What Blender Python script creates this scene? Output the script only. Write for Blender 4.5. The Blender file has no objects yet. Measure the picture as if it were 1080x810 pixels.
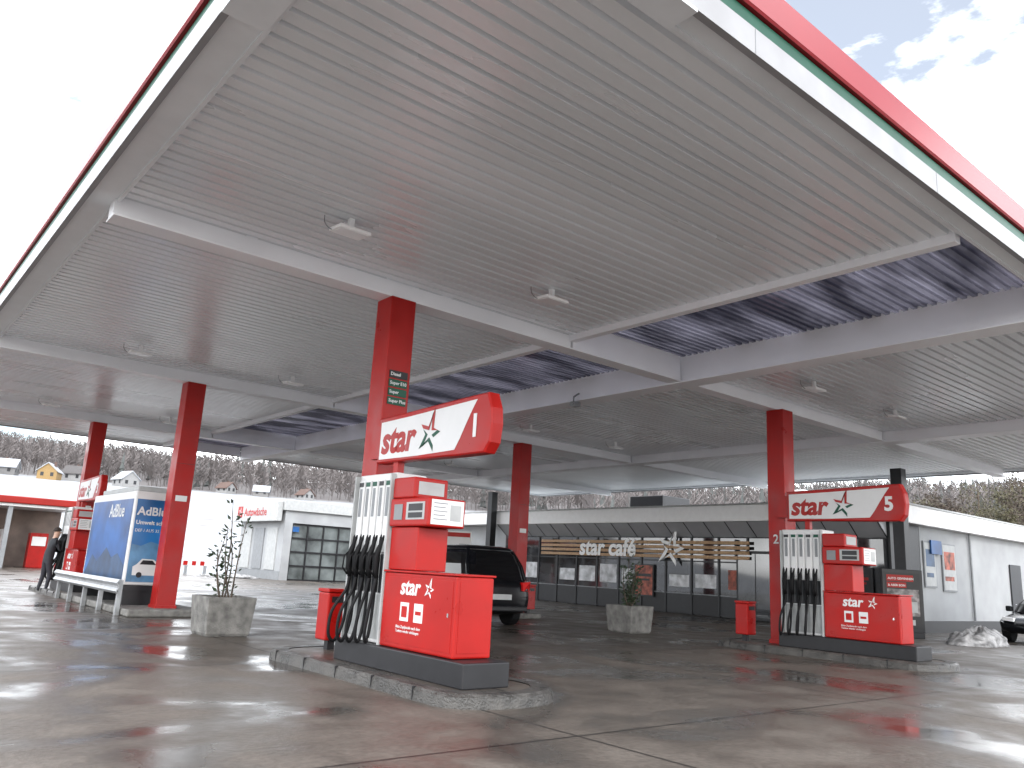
import bpy, bmesh, math, random
from mathutils import Vector, Matrix, noise
random.seed(7)
S=bpy.context.scene
COL=S.collection
# ---------------------------------------------------------------- materials
MATS={}
def mat(name,col,rough=0.5,metal=0.0,var=0.12,scale=6.0,bump=0.0,bscale=40.0,spec=0.5,coat=0.0,rvar=0.0,stretch=None):
    if name in MATS: return MATS[name]
    m=bpy.data.materials.new(name); m.use_nodes=True
    nt=m.node_tree; b=nt.nodes["Principled BSDF"]
    b.inputs["Roughness"].default_value=rough; b.inputs["Metallic"].default_value=metal
    b.inputs["Specular IOR Level"].default_value=spec
    b.inputs["Coat Weight"].default_value=coat
    tc=nt.nodes.new("ShaderNodeTexCoord")
    src=tc.outputs["Object"]
    if stretch:
        mp=nt.nodes.new("ShaderNodeMapping"); mp.inputs["Scale"].default_value=stretch
        nt.links.new(src,mp.inputs["Vector"]); src=mp.outputs["Vector"]
    n=nt.nodes.new("ShaderNodeTexNoise"); n.inputs["Scale"].default_value=scale; n.inputs["Detail"].default_value=5
    nt.links.new(src,n.inputs["Vector"])
    r=nt.nodes.new("ShaderNodeValToRGB")
    r.color_ramp.elements[0].position=0.3; r.color_ramp.elements[1].position=0.7
    lo=[max(0,c*(1-var)) for c in col[:3]]+[1]; hi=[min(1,c*(1+var)) for c in col[:3]]+[1]
    r.color_ramp.elements[0].color=lo; r.color_ramp.elements[1].color=hi
    nt.links.new(n.outputs["Fac"],r.inputs["Fac"]); nt.links.new(r.outputs["Color"],b.inputs["Base Color"])
    if rvar>0:
        mr=nt.nodes.new("ShaderNodeMapRange"); mr.inputs["From Min"].default_value=0.3; mr.inputs["From Max"].default_value=0.7
        mr.inputs["To Min"].default_value=max(0.02,rough-rvar); mr.inputs["To Max"].default_value=rough+rvar
        nt.links.new(n.outputs["Fac"],mr.inputs["Value"]); nt.links.new(mr.outputs["Result"],b.inputs["Roughness"])
    if bump>0:
        n2=nt.nodes.new("ShaderNodeTexNoise"); n2.inputs["Scale"].default_value=bscale; n2.inputs["Detail"].default_value=4
        nt.links.new(tc.outputs["Object"],n2.inputs["Vector"])
        bp=nt.nodes.new("ShaderNodeBump"); bp.inputs["Strength"].default_value=bump; bp.inputs["Distance"].default_value=0.02
        nt.links.new(n2.outputs["Fac"],bp.inputs["Height"]); nt.links.new(bp.outputs["Normal"],b.inputs["Normal"])
    MATS[name]=m; return m
RED=mat("red_paint",(0.33,0.007,0.005),0.38,var=0.12,scale=2.5,rvar=0.12,spec=0.28)
REDD=mat("red_fascia",(0.23,0.010,0.015),0.4,var=0.08,scale=1,spec=0.25)
GREEN=mat("green_stripe",(0.008,0.07,0.042),0.45,spec=0.3)
WHITE=mat("white_paint",(0.62,0.62,0.62),0.4,var=0.06,scale=2,rvar=0.1)
FWHITE=mat("fascia_white",(0.29,0.29,0.30),0.5,var=0.12,scale=2)
WHITEW=mat("white_wall",(0.31,0.32,0.33),0.7,var=0.14,scale=0.8,bump=0.2)
TRIM=mat("light_grey_trim",(0.78,0.81,0.84),0.4,var=0.07,scale=1.5,rvar=0.1)
BEAM=mat("beam_paint",(0.90,0.91,0.94),0.4,var=0.04,scale=1,rvar=0.1)
CEIL=mat("ceiling_steel",(0.87,0.90,0.93),0.30,metal=0.15,var=0.06,scale=0.5,rvar=0.08,stretch=(0.25,1.6,1))
CEILW=mat("daylit_tone_ceiling_steel",(0.9,0.92,0.94),0.4,var=0.05,scale=0.7)  # paler base colour stands in for daylight on the far ceiling bay
ROOF=mat("roof_membrane",(0.3,0.3,0.3),0.8)
BLACK=mat("black_plastic",(0.013,0.013,0.015),0.45,var=0.2,spec=0.4)
RUBBER=mat("black_rubber",(0.008,0.008,0.009),0.65,var=0.2,spec=0.2)
DARK=mat("anthracite_metal",(0.018,0.019,0.022),0.4,var=0.15,spec=0.4)
GLASS=mat("dark_glass",(0.030,0.032,0.036),0.04,var=0.7,scale=1.2,spec=0.9)
CGLASS=mat("tinted_car_glass",(0.004,0.004,0.005),0.06,var=0.2,spec=0.4)
CONC=mat("concrete",(0.16,0.155,0.145),0.85,var=0.40,scale=7,bump=0.7,bscale=60)
KERB=mat("wet_kerb_stone",(0.060,0.057,0.053),0.42,var=0.5,scale=6,bump=0.9,bscale=45,rvar=0.2)
STEEL=mat("galvanised_steel",(0.30,0.31,0.32),0.4,metal=0.6,var=0.2)
GREY=mat("grey_panel",(0.20,0.21,0.22),0.5,var=0.1)
LGREY=mat("pale_grey_panel",(0.36,0.37,0.37),0.5,var=0.1)
WOOD=mat("brown_slat",(0.42,0.26,0.14),0.6,var=0.2,scale=12)
BLUE=mat("poster_blue",(0.010,0.085,0.27),0.35,var=0.45,scale=1.2)
BLUEF=mat("poster_front_blue",(0.016,0.13,0.35),0.35,var=0.35,scale=1.0)
BLUEL=mat("poster_light_blue",(0.09,0.22,0.38),0.4,var=0.35,scale=3)
BLUED=mat("poster_dark_blue",(0.022,0.06,0.13),0.4,var=0.5,scale=2)
YEL=mat("yellow_plaster",(0.26,0.17,0.07),0.8)
ORANGE=mat("poster_orange",(0.30,0.07,0.04),0.5,var=0.8,scale=5)
SNOW=mat("snow",(0.31,0.325,0.35),0.8,var=0.10,scale=2,bump=0.5,bscale=8)
SNOWD=mat("dirty_snow",(0.28,0.28,0.285),0.7,var=0.6,scale=6,bump=1.0,bscale=10)
BARK=mat("bark",(0.08,0.06,0.045),0.9,var=0.3)
LEAF=mat("leaf_green",(0.020,0.038,0.014),0.5,var=0.5,scale=10)
LEAFO=mat("leaf_olive",(0.060,0.054,0.025),0.7,var=0.45,scale=0.8)
TWIG=mat("brown_twigs",(0.055,0.042,0.033),0.9,var=0.4,scale=0.8)
SOIL=mat("soil",(0.03,0.023,0.016),0.95,var=0.4,scale=30)
TILE=mat("roof_tile",(0.09,0.055,0.045),0.8,var=0.3)
CARB=mat("black_car_paint",(0.003,0.0035,0.005),0.22,var=0.1,spec=0.3)
TAILR=mat("tail_light_red",(0.55,0.008,0.008),0.15,var=0.1,spec=0.6)
CHROME=mat("chrome",(0.6,0.6,0.6),0.15,metal=1.0)
SKIN=mat("skin",(0.40,0.24,0.17),0.5)
CLOTH=mat("dark_jacket",(0.015,0.017,0.022),0.8,var=0.3)
TROUS=mat("dark_trousers",(0.022,0.022,0.03),0.85,var=0.3)
HAIR=mat("dark_hair",(0.03,0.02,0.015),0.7)
LAMPG=mat("lamp_glass",(0.88,0.89,0.9),0.3,var=0.02)
LAMPH=mat("lamp_housing_white",(0.88,0.88,0.88),0.4,var=0.03)
WOODF=mat("hazy_bare_wood",(0.115,0.102,0.100),0.95,var=0.22,scale=0.03)  # trunk colour lightened and greyed to carry distance haze
CONI=mat("conifer_green",(0.07,0.076,0.074),0.95,var=0.25,scale=0.03)
BROWNW=mat("brownish_wall",(0.17,0.13,0.11),0.7,var=0.4,scale=1)
DGLASS=mat("dull_door_glass",(0.12,0.135,0.135),0.08,var=0.6,scale=0.9)
AWN=mat("awning_sheet",(0.40,0.41,0.43),0.3,var=0.1,scale=1)
WALLR=mat("shelter_red",(0.24,0.012,0.008),0.45,var=0.12,scale=1,spec=0.25)

def ground_mat():
    m=bpy.data.materials.new("wet_forecourt"); m.use_nodes=True
    nt=m.node_tree; L=nt.links; N=nt.nodes; b=N["Principled BSDF"]
    tc=N.new("ShaderNodeTexCoord")
    def nz(s,d=6,dist=0.0):
        n=N.new("ShaderNodeTexNoise"); n.inputs["Scale"].default_value=s; n.inputs["Detail"].default_value=d
        n.inputs["Distortion"].default_value=dist
        L.new(tc.outputs["Object"],n.inputs["Vector"]); return n
    def ramp(src,p0,c0,p1,c1):
        r=N.new("ShaderNodeValToRGB"); e=r.color_ramp.elements
        e[0].position=p0; e[0].color=c0; e[1].position=p1; e[1].color=c1
        L.new(src,r.inputs["Fac"]); return r
    big=nz(0.38,10,1.1); fine=nz(18,8); mid=nz(1.5,10)
    dry=ramp(mid.outputs["Fac"],0.3,(0.082,0.068,0.057,1),0.7,(0.150,0.129,0.111,1))
    wet=ramp(mid.outputs["Fac"],0.3,(0.045,0.038,0.032,1),0.7,(0.082,0.070,0.060,1))
    mask=ramp(big.outputs["Fac"],0.40,(0,0,0,1),0.52,(1,1,1,1))
    mx=N.new("ShaderNodeMix"); mx.data_type='RGBA'
    L.new(mask.outputs["Color"],mx.inputs["Factor"]); L.new(wet.outputs["Color"],mx.inputs["A"]); L.new(dry.outputs["Color"],mx.inputs["B"])
    sp=ramp(fine.outputs["Fac"],0.35,(0.70,0.70,0.70,1),0.68,(1.0,1.0,1.0,1))
    m0=N.new("ShaderNodeMix"); m0.data_type='RGBA'; m0.blend_type='MULTIPLY'; m0.inputs["Factor"].default_value=1
    L.new(mx.outputs["Result"],m0.inputs["A"]); L.new(sp.outputs["Color"],m0.inputs["B"])
    br=N.new("ShaderNodeTexBrick"); br.offset=0.0; br.squash=1.0
    br.inputs["Scale"].default_value=1.0; br.inputs["Brick Width"].default_value=5.0; br.inputs["Row Height"].default_value=5.0
    br.inputs["Mortar Size"].default_value=0.022; br.inputs["Mortar Smooth"].default_value=0.3
    br.inputs["Color1"].default_value=(1,1,1,1); br.inputs["Color2"].default_value=(0.78,0.78,0.78,1); br.inputs["Mortar"].default_value=(0.22,0.22,0.22,1)
    L.new(tc.outputs["Object"],br.inputs["Vector"])
    mu=N.new("ShaderNodeMix"); mu.data_type='RGBA'; mu.blend_type='MULTIPLY'; mu.inputs["Factor"].default_value=1
    L.new(m0.outputs["Result"],mu.inputs["A"]); L.new(br.outputs["Color"],mu.inputs["B"])
    L.new(mu.outputs["Result"],b.inputs["Base Color"])
    rr=ramp(big.outputs["Fac"],0.36,(0.08,0.08,0.08,1),0.54,(0.38,0.38,0.38,1))
    r2=ramp(mid.outputs["Fac"],0.35,(0.0,0,0,1),0.7,(0.25,0.25,0.25,1))
    ad=N.new("ShaderNodeMath"); ad.operation='ADD'; L.new(rr.outputs["Color"],ad.inputs[0]); L.new(r2.outputs["Color"],ad.inputs[1])
    L.new(ad.outputs[0],b.inputs["Roughness"])
    b.inputs["Specular IOR Level"].default_value=0.36
    bm=N.new("ShaderNodeMath"); bm.operation='MULTIPLY'; L.new(fine.outputs["Fac"],bm.inputs[0]); L.new(mask.outputs["Color"],bm.inputs[1])
    bp=N.new("ShaderNodeBump"); bp.inputs["Strength"].default_value=0.5; bp.inputs["Distance"].default_value=0.01
    L.new(bm.outputs[0],bp.inputs["Height"]); L.new(bp.outputs["Normal"],b.inputs["Normal"])
    return m
WET=ground_mat()
def terrain_mat():
    m=bpy.data.materials.new("snow_terrain"); m.use_nodes=True
    nt=m.node_tree; L=nt.links; N=nt.nodes; b=N["Principled BSDF"]; b.inputs["Roughness"].default_value=0.85
    tc=N.new("ShaderNodeTexCoord")
    n=N.new("ShaderNodeTexNoise"); n.inputs["Scale"].default_value=0.10; n.inputs["Detail"].default_value=12; n.inputs["Roughness"].default_value=0.72
    L.new(tc.outputs["Object"],n.inputs["Vector"])
    r=N.new("ShaderNodeValToRGB"); e=r.color_ramp.elements
    e[0].position=0.34; e[0].color=(0.17,0.16,0.15,1); e[1].position=0.52; e[1].color=(0.27,0.283,0.305,1)
    L.new(n.outputs["Fac"],r.inputs["Fac"])
    r2=N.new("ShaderNodeValToRGB"); e=r2.color_ramp.elements
    e[0].position=0.45; e[0].color=(0.095,0.085,0.083,1); e[1].position=0.78; e[1].color=(0.15,0.143,0.142,1)
    L.new(n.outputs["Fac"],r2.inputs["Fac"])
    ln=N.new("ShaderNodeVectorMath"); ln.operation='LENGTH'; L.new(tc.outputs["Object"],ln.inputs[0])
    ad=N.new("ShaderNodeMath"); ad.operation='MULTIPLY_ADD'; L.new(n.outputs["Fac"],ad.inputs[0]); ad.inputs[1].default_value=50; L.new(ln.outputs["Value"],ad.inputs[2])
    mr=N.new("ShaderNodeMapRange"); mr.inputs["From Min"].default_value=262; mr.inputs["From Max"].default_value=276
    L.new(ad.outputs[0],mr.inputs["Value"])
    mx=N.new("ShaderNodeMix"); mx.data_type='RGBA'
    L.new(mr.outputs["Result"],mx.inputs["Factor"]); L.new(r.outputs["Color"],mx.inputs["A"]); L.new(r2.outputs["Color"],mx.inputs["B"])
    L.new(mx.outputs["Result"],b.inputs["Base Color"])
    return m
TERR=terrain_mat()
def skylight_mat():
    m=bpy.data.materials.new("purple_translucent_sheet"); m.use_nodes=True
    nt=m.node_tree; L=nt.links; N=nt.nodes; b=N["Principled BSDF"]
    b.inputs["Base Color"].default_value=(0.11,0.11,0.145,1); b.inputs["Roughness"].default_value=0.22
    tr=N.new("ShaderNodeBsdfTranslucent")
    tc=N.new("ShaderNodeTexCoord"); n=N.new("ShaderNodeTexNoise"); n.inputs["Scale"].default_value=0.9; n.inputs["Detail"].default_value=7
    mp=N.new("ShaderNodeMapping"); mp.inputs["Scale"].default_value=(0.6,2.2,1)
    L.new(tc.outputs["Object"],mp.inputs["Vector"]); L.new(mp.outputs["Vector"],n.inputs["Vector"])
    r=N.new("ShaderNodeValToRGB"); e=r.color_ramp.elements
    e[0].position=0.40; e[0].color=(0.018,0.018,0.027,1); e[1].position=0.74; e[1].color=(0.23,0.22,0.27,1)
    L.new(n.outputs["Fac"],r.inputs["Fac"]); L.new(r.outputs["Color"],tr.inputs["Color"])
    mx=N.new("ShaderNodeMixShader"); mx.inputs[0].default_value=0.42
    L.new(b.outputs[0],mx.inputs[1]); L.new(tr.outputs[0],mx.inputs[2])
    L.new(mx.outputs[0],N["Material Output"].inputs["Surface"])
    return m
SKYL=skylight_mat()

# ---------------------------------------------------------------- helpers
class MB:
    def __init__(s): s.v=[]; s.f=[]; s.m=[]
    def poly(s,pts,m=0):
        i=len(s.v); s.v+= [tuple(p) for p in pts]; s.f.append(tuple(range(i,i+len(pts)))); s.m.append(m)
    def box(s,x0,x1,y0,y1,z0,z1,m=0):
        i=len(s.v)
        s.v+=[(x0,y0,z0),(x1,y0,z0),(x1,y1,z0),(x0,y1,z0),(x0,y0,z1),(x1,y0,z1),(x1,y1,z1),(x0,y1,z1)]
        for q in [(0,3,2,1),(4,5,6,7),(0,1,5,4),(1,2,6,5),(2,3,7,6),(3,0,4,7)]:
            s.f.append(tuple(i+k for k in q)); s.m.append(m)
        return s
    def loft(s,rings,m=0,cap=True,closed=True):
        i=len(s.v); n=len(rings[0])
        for r in rings: s.v+=[tuple(p) for p in r]
        for a in range(len(rings)-1):
            for k in range(n if closed else n-1):
                k2=(k+1)%n
                s.f.append((i+a*n+k,i+a*n+k2,i+(a+1)*n+k2,i+(a+1)*n+k)); s.m.append(m)
        if cap:
            s.f.append(tuple(i+k for k in range(n))[::-1]); s.m.append(m)
            s.f.append(tuple(i+(len(rings)-1)*n+k for k in range(n))); s.m.append(m)
        return s
    def prism(s,pts,off,m=0):
        off=Vector(off); a=[Vector(p) for p in pts]; return s.loft([a,[p+off for p in a]],m)
    def tube(s,pts,r,n=8,m=0):
        pts=[Vector(p) for p in pts]; rings=[]
        rr=r if isinstance(r,(list,tuple)) else [r]*len(pts)
        ref=Vector((0.31,0.2,0.93))
        for i,p in enumerate(pts):
            t=(pts[min(i+1,len(pts)-1)]-pts[max(i-1,0)]).normalized()
            a=t.cross(ref)
            if a.length<0.05: a=t.cross(Vector((1,0,0)))
            a.normalize(); b=t.cross(a)
            rings.append([p+(a*math.cos(2*math.pi*k/n)+b*math.sin(2*math.pi*k/n))*rr[i] for k in range(n)])
        return s.loft(rings,m)
    def obj(s,name,mats,parent=None,origin=(0,0,0),bevel=0,smooth=False,recalc=True,loc=None):
        me=bpy.data.meshes.new(name); o=Vector(origin)
        me.from_pydata([tuple(Vector(p)-o) for p in s.v],[],s.f)
        if not isinstance(mats,(list,tuple)): mats=[mats]
        for m in mats: me.materials.append(m)
        me.polygons.foreach_set("material_index",s.m)
        if recalc:
            bm=bmesh.new(); bm.from_mesh(me); bmesh.ops.recalc_face_normals(bm,faces=bm.faces); bm.to_mesh(me); bm.free()
        if smooth: me.polygons.foreach_set("use_smooth",[True]*len(me.polygons))
        ob=bpy.data.objects.new(name,me); COL.objects.link(ob)
        if parent is not None: ob.parent=parent
        else: ob.location=loc if loc is not None else o
        if bevel>0:
            b=ob.modifiers.new("bevel","BEVEL"); b.width=bevel; b.segments=2; b.limit_method='ANGLE'
        return ob
def BX(name,m,parent,org,*d,bevel=0):
    return MB().box(*d).obj(name,m,parent,org,bevel=bevel)
def thing(name,loc,label,cat,group=None):
    e=bpy.data.objects.new(name,None); e.location=loc; e.empty_display_size=0.3; COL.objects.link(e)
    e["label"]=label; e["category"]=cat
    if group: e["group"]=group
    return e
def tag(o,label,cat,group=None):
    o["label"]=label; o["category"]=cat
    if group: o["group"]=group
def dup(root,loc,label=None,rotz=None,skip=()):
    def rec(o,par):
        c=o.copy(); COL.objects.link(c)
        if par is not None: c.parent=par
        for ch in list(o.children):
            if ch.name.split('.')[0] in skip: continue
            rec(ch,c)
        return c
    r=rec(root,None); r.location=loc
    if rotz is not None: r.rotation_euler=(0,0,rotz)
    if label: r["label"]=label
    return r
def spline(pts,k=6):
    pts=[Vector(p) for p in pts]; out=[]
    P=[pts[0]]+pts+[pts[-1]]
    for i in range(1,len(P)-2):
        for j in range(k):
            t=j/k; a,b,c,d=P[i-1],P[i],P[i+1],P[i+2]
            out.append(0.5*((2*b)+(c-a)*t+(2*a-5*b+4*c-d)*t*t+(3*b-a-3*c+d)*t**3))
    out.append(pts[-1]); return out
FR={'-X':((0,-1,0),(-1,0,0)),'-Y':((1,0,0),(0,-1,0)),'+X':((0,1,0),(1,0,0)),'+Y':((-1,0,0),(0,1,0))}
def text(name,body,size,parent,org,pos,face,m,shear=0.0,fat=0.0,align='LEFT'):
    c=bpy.data.curves.new("txt",'FONT'); c.body=body; c.size=size; c.extrude=0.002; c.shear=shear; c.offset=fat
    c.align_x=align; c.resolution_u=3
    t=bpy.data.objects.new("txt",c); COL.objects.link(t)
    dg=bpy.context.evaluated_depsgraph_get()
    me=bpy.data.meshes.new_from_object(t.evaluated_get(dg)); bpy.data.objects.remove(t)
    me.materials.clear(); me.materials.append(m)
    if isinstance(face,str): r,n=FR[face]
    else: r,n=face
    r=Vector(r); n=Vector(n); u=n.cross(r)
    M=Matrix((( r.x,u.x,n.x),(r.y,u.y,n.y),(r.z,u.z,n.z))).to_4x4(); M.translation=Vector(pos)-Vector(org)
    me.transform(M)
    o=bpy.data.objects.new(name,me); COL.objects.link(o); o.parent=parent; return o
def star_logo(name,size,parent,org,pos,face,m1,m2,k0=0.72,k1=0.50):
    r,n=FR[face] if isinstance(face,str) else face
    r=Vector(r); n=Vector(n); u=n.cross(r); mb=MB()
    outer=[];inner=[]
    for i in range(10):
        a=math.radians(90-16)-i*math.pi/5
        R=(0.5 if i%2==0 else 0.205)*size
        if i==0: R*=1.38
        if i==6: R*=1.18
        if i==2: R*=0.92
        outer.append((R*math.cos(a),R*math.sin(a)))
        k=k0 if i%2==0 else k1
        inner.append((R*k*math.cos(a+0.14),R*k*math.sin(a+0.14)))
    p0=Vector(pos)
    for i in range(10):
        j=(i+1)%10
        o1,o2,i2,i1=outer[i],outer[j],inner[j],inner[i]
        if i==3: continue
        if i==7: o2=tuple((a+b)/2 for a,b in zip(o1,o2)); i2=o2
        q=[o1,o2,i2,i1]
        pts=[p0+r*a+u*b+n*0.002 for a,b in q]
        if i==7: pts=pts[:2]+pts[3:]
        mb.prism(pts,n*0.003,0 if i in (0,1,9,8) else 1)
    return mb.obj(name,[m1,m2],parent,org)

# ---------------------------------------------------------------- terrain and forecourt
def hgt(x,y):
    r=math.hypot(x,y)
    if r<85: return 0.0
    d=(x*0.62+y*0.78)/r
    f=max(0,min(1,(d+0.1)/0.5)); f=f*f*(3-2*f)
    base=0.117*(min(r,440)-85)
    base+=2.0*noise.noise(Vector((x*0.008,y*0.008,0)))*min(1,(r-85)/100)
    az=math.atan2(y,x)
    k=1.0 if az>0.8 else min(1.1,1.0+(0.8-az)*0.3)
    return base*f*k
mb=MB()
rs=[0,25,50,70,85,92,100,110,120,135,150,170,190,210,235,260,290,320,350,390,430,480,560,700,1000,1500,2500]
na=120
for r in rs:
    for k in range(na):
        a=2*math.pi*k/na; x=r*math.cos(a); y=r*math.sin(a); mb.v.append((x,y,hgt(x,y)-0.01))
for i in range(len(rs)-1):
    for k in range(na):
        k2=(k+1)%na; mb.f.append((i*na+k,i*na+k2,(i+1)*na+k2,(i+1)*na+k)); mb.m.append(0)
g=mb.obj("ground",TERR,smooth=True,recalc=False); g["kind"]="structure"
mb=MB(); mb.poly([(-45,-35,0),(60,-35,0),(60,57,0),(-45,57,0)])
g=mb.obj("forecourt_pavement",WET,recalc=False); g["kind"]="structure"
mb=MB(); n=90
ys=[]
for i in range(n+1):
    x=-25+i*0.95; ring=[]
    hh=0.25+0.35*abs(noise.noise(Vector((x*0.4,3,0))))
    for k in range(7):
        t=k/6; ring.append((x,55.2+3.6*t+0.5*noise.noise(Vector((x*0.5,t,1))),0.002+hh*math.sin(math.pi*t)))
    ys.append(ring)
mb.loft(ys,0,cap=False,closed=False)
g=mb.obj("snow_bank",SNOW,smooth=True); g["kind"]="structure"

# ---------------------------------------------------------------- canopy
X0,X1,Y0,Y1=1.5,28.3,3.0,31.6
can=thing("gas_station_canopy",(15,17,0),"large flat forecourt canopy with corrugated ceiling and red fascia","canopy")
CO=(15,17,0)
TX=0.34; TY=0.24
def corrug(x0,x1,y0,y1,z,pitch=0.2,depth=0.035,rib=0.62):
    mb=MB(); prof=[]; y=y0
    while y<y1-0.01:
        for a,b in ((0,0),(rib-0.04,0),(rib,depth),(0.96,depth)):
            yy=y+a*pitch
            if yy<y1: prof.append((yy,z+b))
        y+=pitch
    prof.append((y1,z))
    mb.v=[(x0,p[0],p[1]) for p in prof]+[(x1,p[0],p[1]) for p in prof]; n=len(prof)
    for i in range(n-1): mb.f.append((i,i+1,n+i+1,n+i)); mb.m.append(0)
    return mb
YS=[(Y0+TY-0.06,9.45),(9.65,17.9),(18.1,26.3),(26.5,Y1-TY+0.06)]
XA=X0+TX-0.06; XB=X1-TX+0.06
for (a,b) in YS:
    corrug(XA,9.0,a,b,5.2,0.19,0.065,0.74).obj("ceiling_panel",CEIL,can,CO,recalc=False)
    corrug(12.2,20.0,a,b,5.2,0.19,0.065,0.74).obj("ceiling_panel",CEIL,can,CO,recalc=False)
    corrug(20.3,XB,a,b,5.2,0.2,0.05).obj("ceiling_panel",CEILW,can,CO,recalc=False)
    corrug(9.06,11.98,a,b,5.45,0.14,0.04,0.5).obj("skylight_panel",SKYL,can,CO,recalc=False)
BX("roof_deck",ROOF,can,CO,1.6,9.08,3.1,31.5,5.58,5.66); BX("roof_deck",ROOF,can,CO,11.90,28.2,3.1,31.5,5.58,5.66)
BX("skylight_end_plate",BEAM,can,CO,9.09,11.9,31.30,31.36,5.13,5.62); BX("skylight_end_plate",BEAM,can,CO,9.09,11.9,3.13,3.17,5.17,5.62)
for yb in (9.55,18.0,26.4):
    mb=MB()
    mb.box(XA,8.99,yb-0.1,yb+0.1,4.98,5.22); mb.box(9.02,11.89,yb-0.12,yb+0.12,4.98,5.54)
    mb.box(12.21,19.98,yb-0.1,yb+0.1,4.98,5.22); mb.box(20.32,XB,yb-0.1,yb+0.1,4.98,5.22)
    mb.box(XA,XB,yb-0.16,yb+0.16,4.955,4.981)
    mb.obj("cross_beam",BEAM,can,CO,bevel=0.006)
BX("long_purlin",BEAM,can,CO,8.94,9.08,3.3,31.29,5.10,5.56,bevel=0.006)
for xb in (12.05,20.15):
    mb=MB(); mb.box(xb-0.13,xb+0.13,3.26,31.3,4.95,5.575); mb.box(xb-0.22,xb+0.22,3.26,31.3,4.925,4.951)
    mb.obj("long_beam",BEAM,can,CO,bevel=0.006)
def ring(o,z,oy=None):
    if oy is None: oy=o
    return [(X0-o,Y0-oy,z),(X1+o,Y0-oy,z),(X1+o,Y1+oy,z),(X0-o,Y1+oy,z)]
def ringloft(prof):
    mb=MB(); mb.loft([ring(*p) for p in prof],0,cap=False); return mb
ringloft([(-TX,5.24,-TY),(-TX,5.14,-TY),(-TX+0.04,5.14,-TY+0.04),(-TX+0.04,5.16,-TY+0.04),(-0.03,5.16)]).obj("edge_soffit",TRIM,can,CO,recalc=False)
ringloft([(-0.03,5.17),(-0.03,5.12),(0.03,5.12),(0.03,5.34),(-0.03,5.34)]).obj("white_fascia_band",FWHITE,can,CO)
ringloft([(-0.03,5.35),(0.0,5.35),(0.0,5.49),(-0.03,5.49)]).obj("green_fascia_band",GREEN,can,CO)
ringloft([(-0.03,5.50),(0.03,5.50),(0.045,5.52),(-0.06,5.95),(-0.10,5.98),(-0.3,5.98),(-0.3,5.6)]).obj("red_fascia_band",REDD,can,CO)
for k in range(1,9):
    xx=X0+3.1*k
    BX("fascia_seam",GREY,can,CO,xx,xx+0.008,Y0-0.0325,Y0-0.0305,5.125,5.335)
BX("corner_trim",TRIM,can,CO,X0-0.04,X0+0.30,Y0-0.04,Y0+2.3,5.09,5.118,bevel=0.004)
BX("corner_trim",TRIM,can,CO,X0+0.301,X0+2.4,Y0-0.04,Y0+0.22,5.09,5.118,bevel=0.004)
def column(x,y,m,lab,w=0.20):
    c=BX("column",m,can,CO,x-w,x+w,y-w,y+w,0.1,4.955,bevel=0.012)
    if lab: c["label"]=lab
    return c
for i,(x,y) in enumerate([(5.62,9.55),(5.62,18.0),(5.62,26.4),(15.3,9.45),(15.3,18.0),(15.3,26.4)]):
    c=column(x,y,RED,"red boxed steel canopy column")
    BX("column_foot",RED,can,CO,x-0.22,x+0.22,y-0.22,y+0.22,0.02,0.2)
    if (x,y) in ((5.62,9.55),(15.3,9.45)):
        text("lane_number","2",0.26,can,CO,(x-0.203,y+0.09,2.12),'-X',WHITE,fat=0.004)
    else:
        BX("column_notice",WHITE,can,CO,x-0.12,x+0.12,y-0.207,y-0.2015,2.35,2.47)
    BX("cladding_seam",DARK,can,CO,x-0.198,x+0.198,y-0.2025,y-0.2005,3.15,3.158)
for (x,y) in [(24.9,11.35),(24.6,31.0)]:
    c=column(x,y,DARK,"dark anthracite canopy column beside the shop",0.17)
for k,(t,bg,fg) in enumerate([("Diesel",BLACK,WHITE),("Super E10",GREEN,WHITE),("Super",GREEN,WHITE),("Super Plus",GREEN,WHITE)]):
    z=3.84-k*0.125
    BX("fuel_label",bg,can,CO,5.48,5.77,9.336,9.348,z-0.052,z+0.052)
    text("fuel_label_text",t,0.064,can,CO,(5.495,9.333,z-0.02),'-Y',fg,fat=0.001)

def make_lamp(loc):
    e=thing("canopy_lamp",loc,"white flat floodlight on a bracket under the canopy ceiling","lamp","floodlights under the canopy ceiling")
    o=loc; x,y,z=loc
    mb=MB()
    pts=[(x-0.2,y-0.15,z-0.20),(x+0.2,y-0.15,z-0.20),(x+0.2,y+0.15,z-0.17),(x-0.2,y+0.15,z-0.17)]
    mb.prism(pts,(0,0,0.045)); mb.obj("housing",LAMPH,e,o,bevel=0.01)
    mb=MB(); mb.prism([(x-0.17,y-0.13,z-0.204),(x+0.17,y-0.13,z-0.204),(x+0.17,y+0.13,z-0.179),(x-0.17,y+0.13,z-0.179)],(0,0,0.006)); mb.obj("lamp_glass",LAMPG,e,o)
    mb=MB(); mb.box(x-0.03,x+0.03,y-0.03,y+0.03,z-0.15,z-0.003)
    mb.obj("bracket",LAMPH,e,o)
    mb=MB(); mb.tube(spline([(x-0.1,y+0.04,z-0.14),(x-0.2,y+0.08,z-0.17),(x-0.27,y+0.12,z-0.10),(x-0.28,y+0.13,z-0.005)],5),0.006,5); mb.obj("cable",GREY,e,o)
    return e
lamp0=make_lamp((4.0,8.0,5.2))
for x in (4.0,7.2,14.2,17.6):
    for y in (8.0,16.4,24.8):
        if (x,y)!=(4.0,8.0): dup(lamp0,(x,y,5.2))
o=(11.75,12.2,4.92)
e=thing("security_camera",o,"small grey camera hanging from the long canopy beam","camera"); mb=MB()
mb.tube([(11.9,12.2,5.1),(11.75,12.2,5.0),(11.75,12.2,4.9)],0.02); mb.obj("arm",GREY,e,o)
mb=MB(); mb.tube([(11.9,12.2,4.86),(11.6,12.1,4.8)],0.06,10); mb.obj("camera_body",GREY,e,o)

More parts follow.
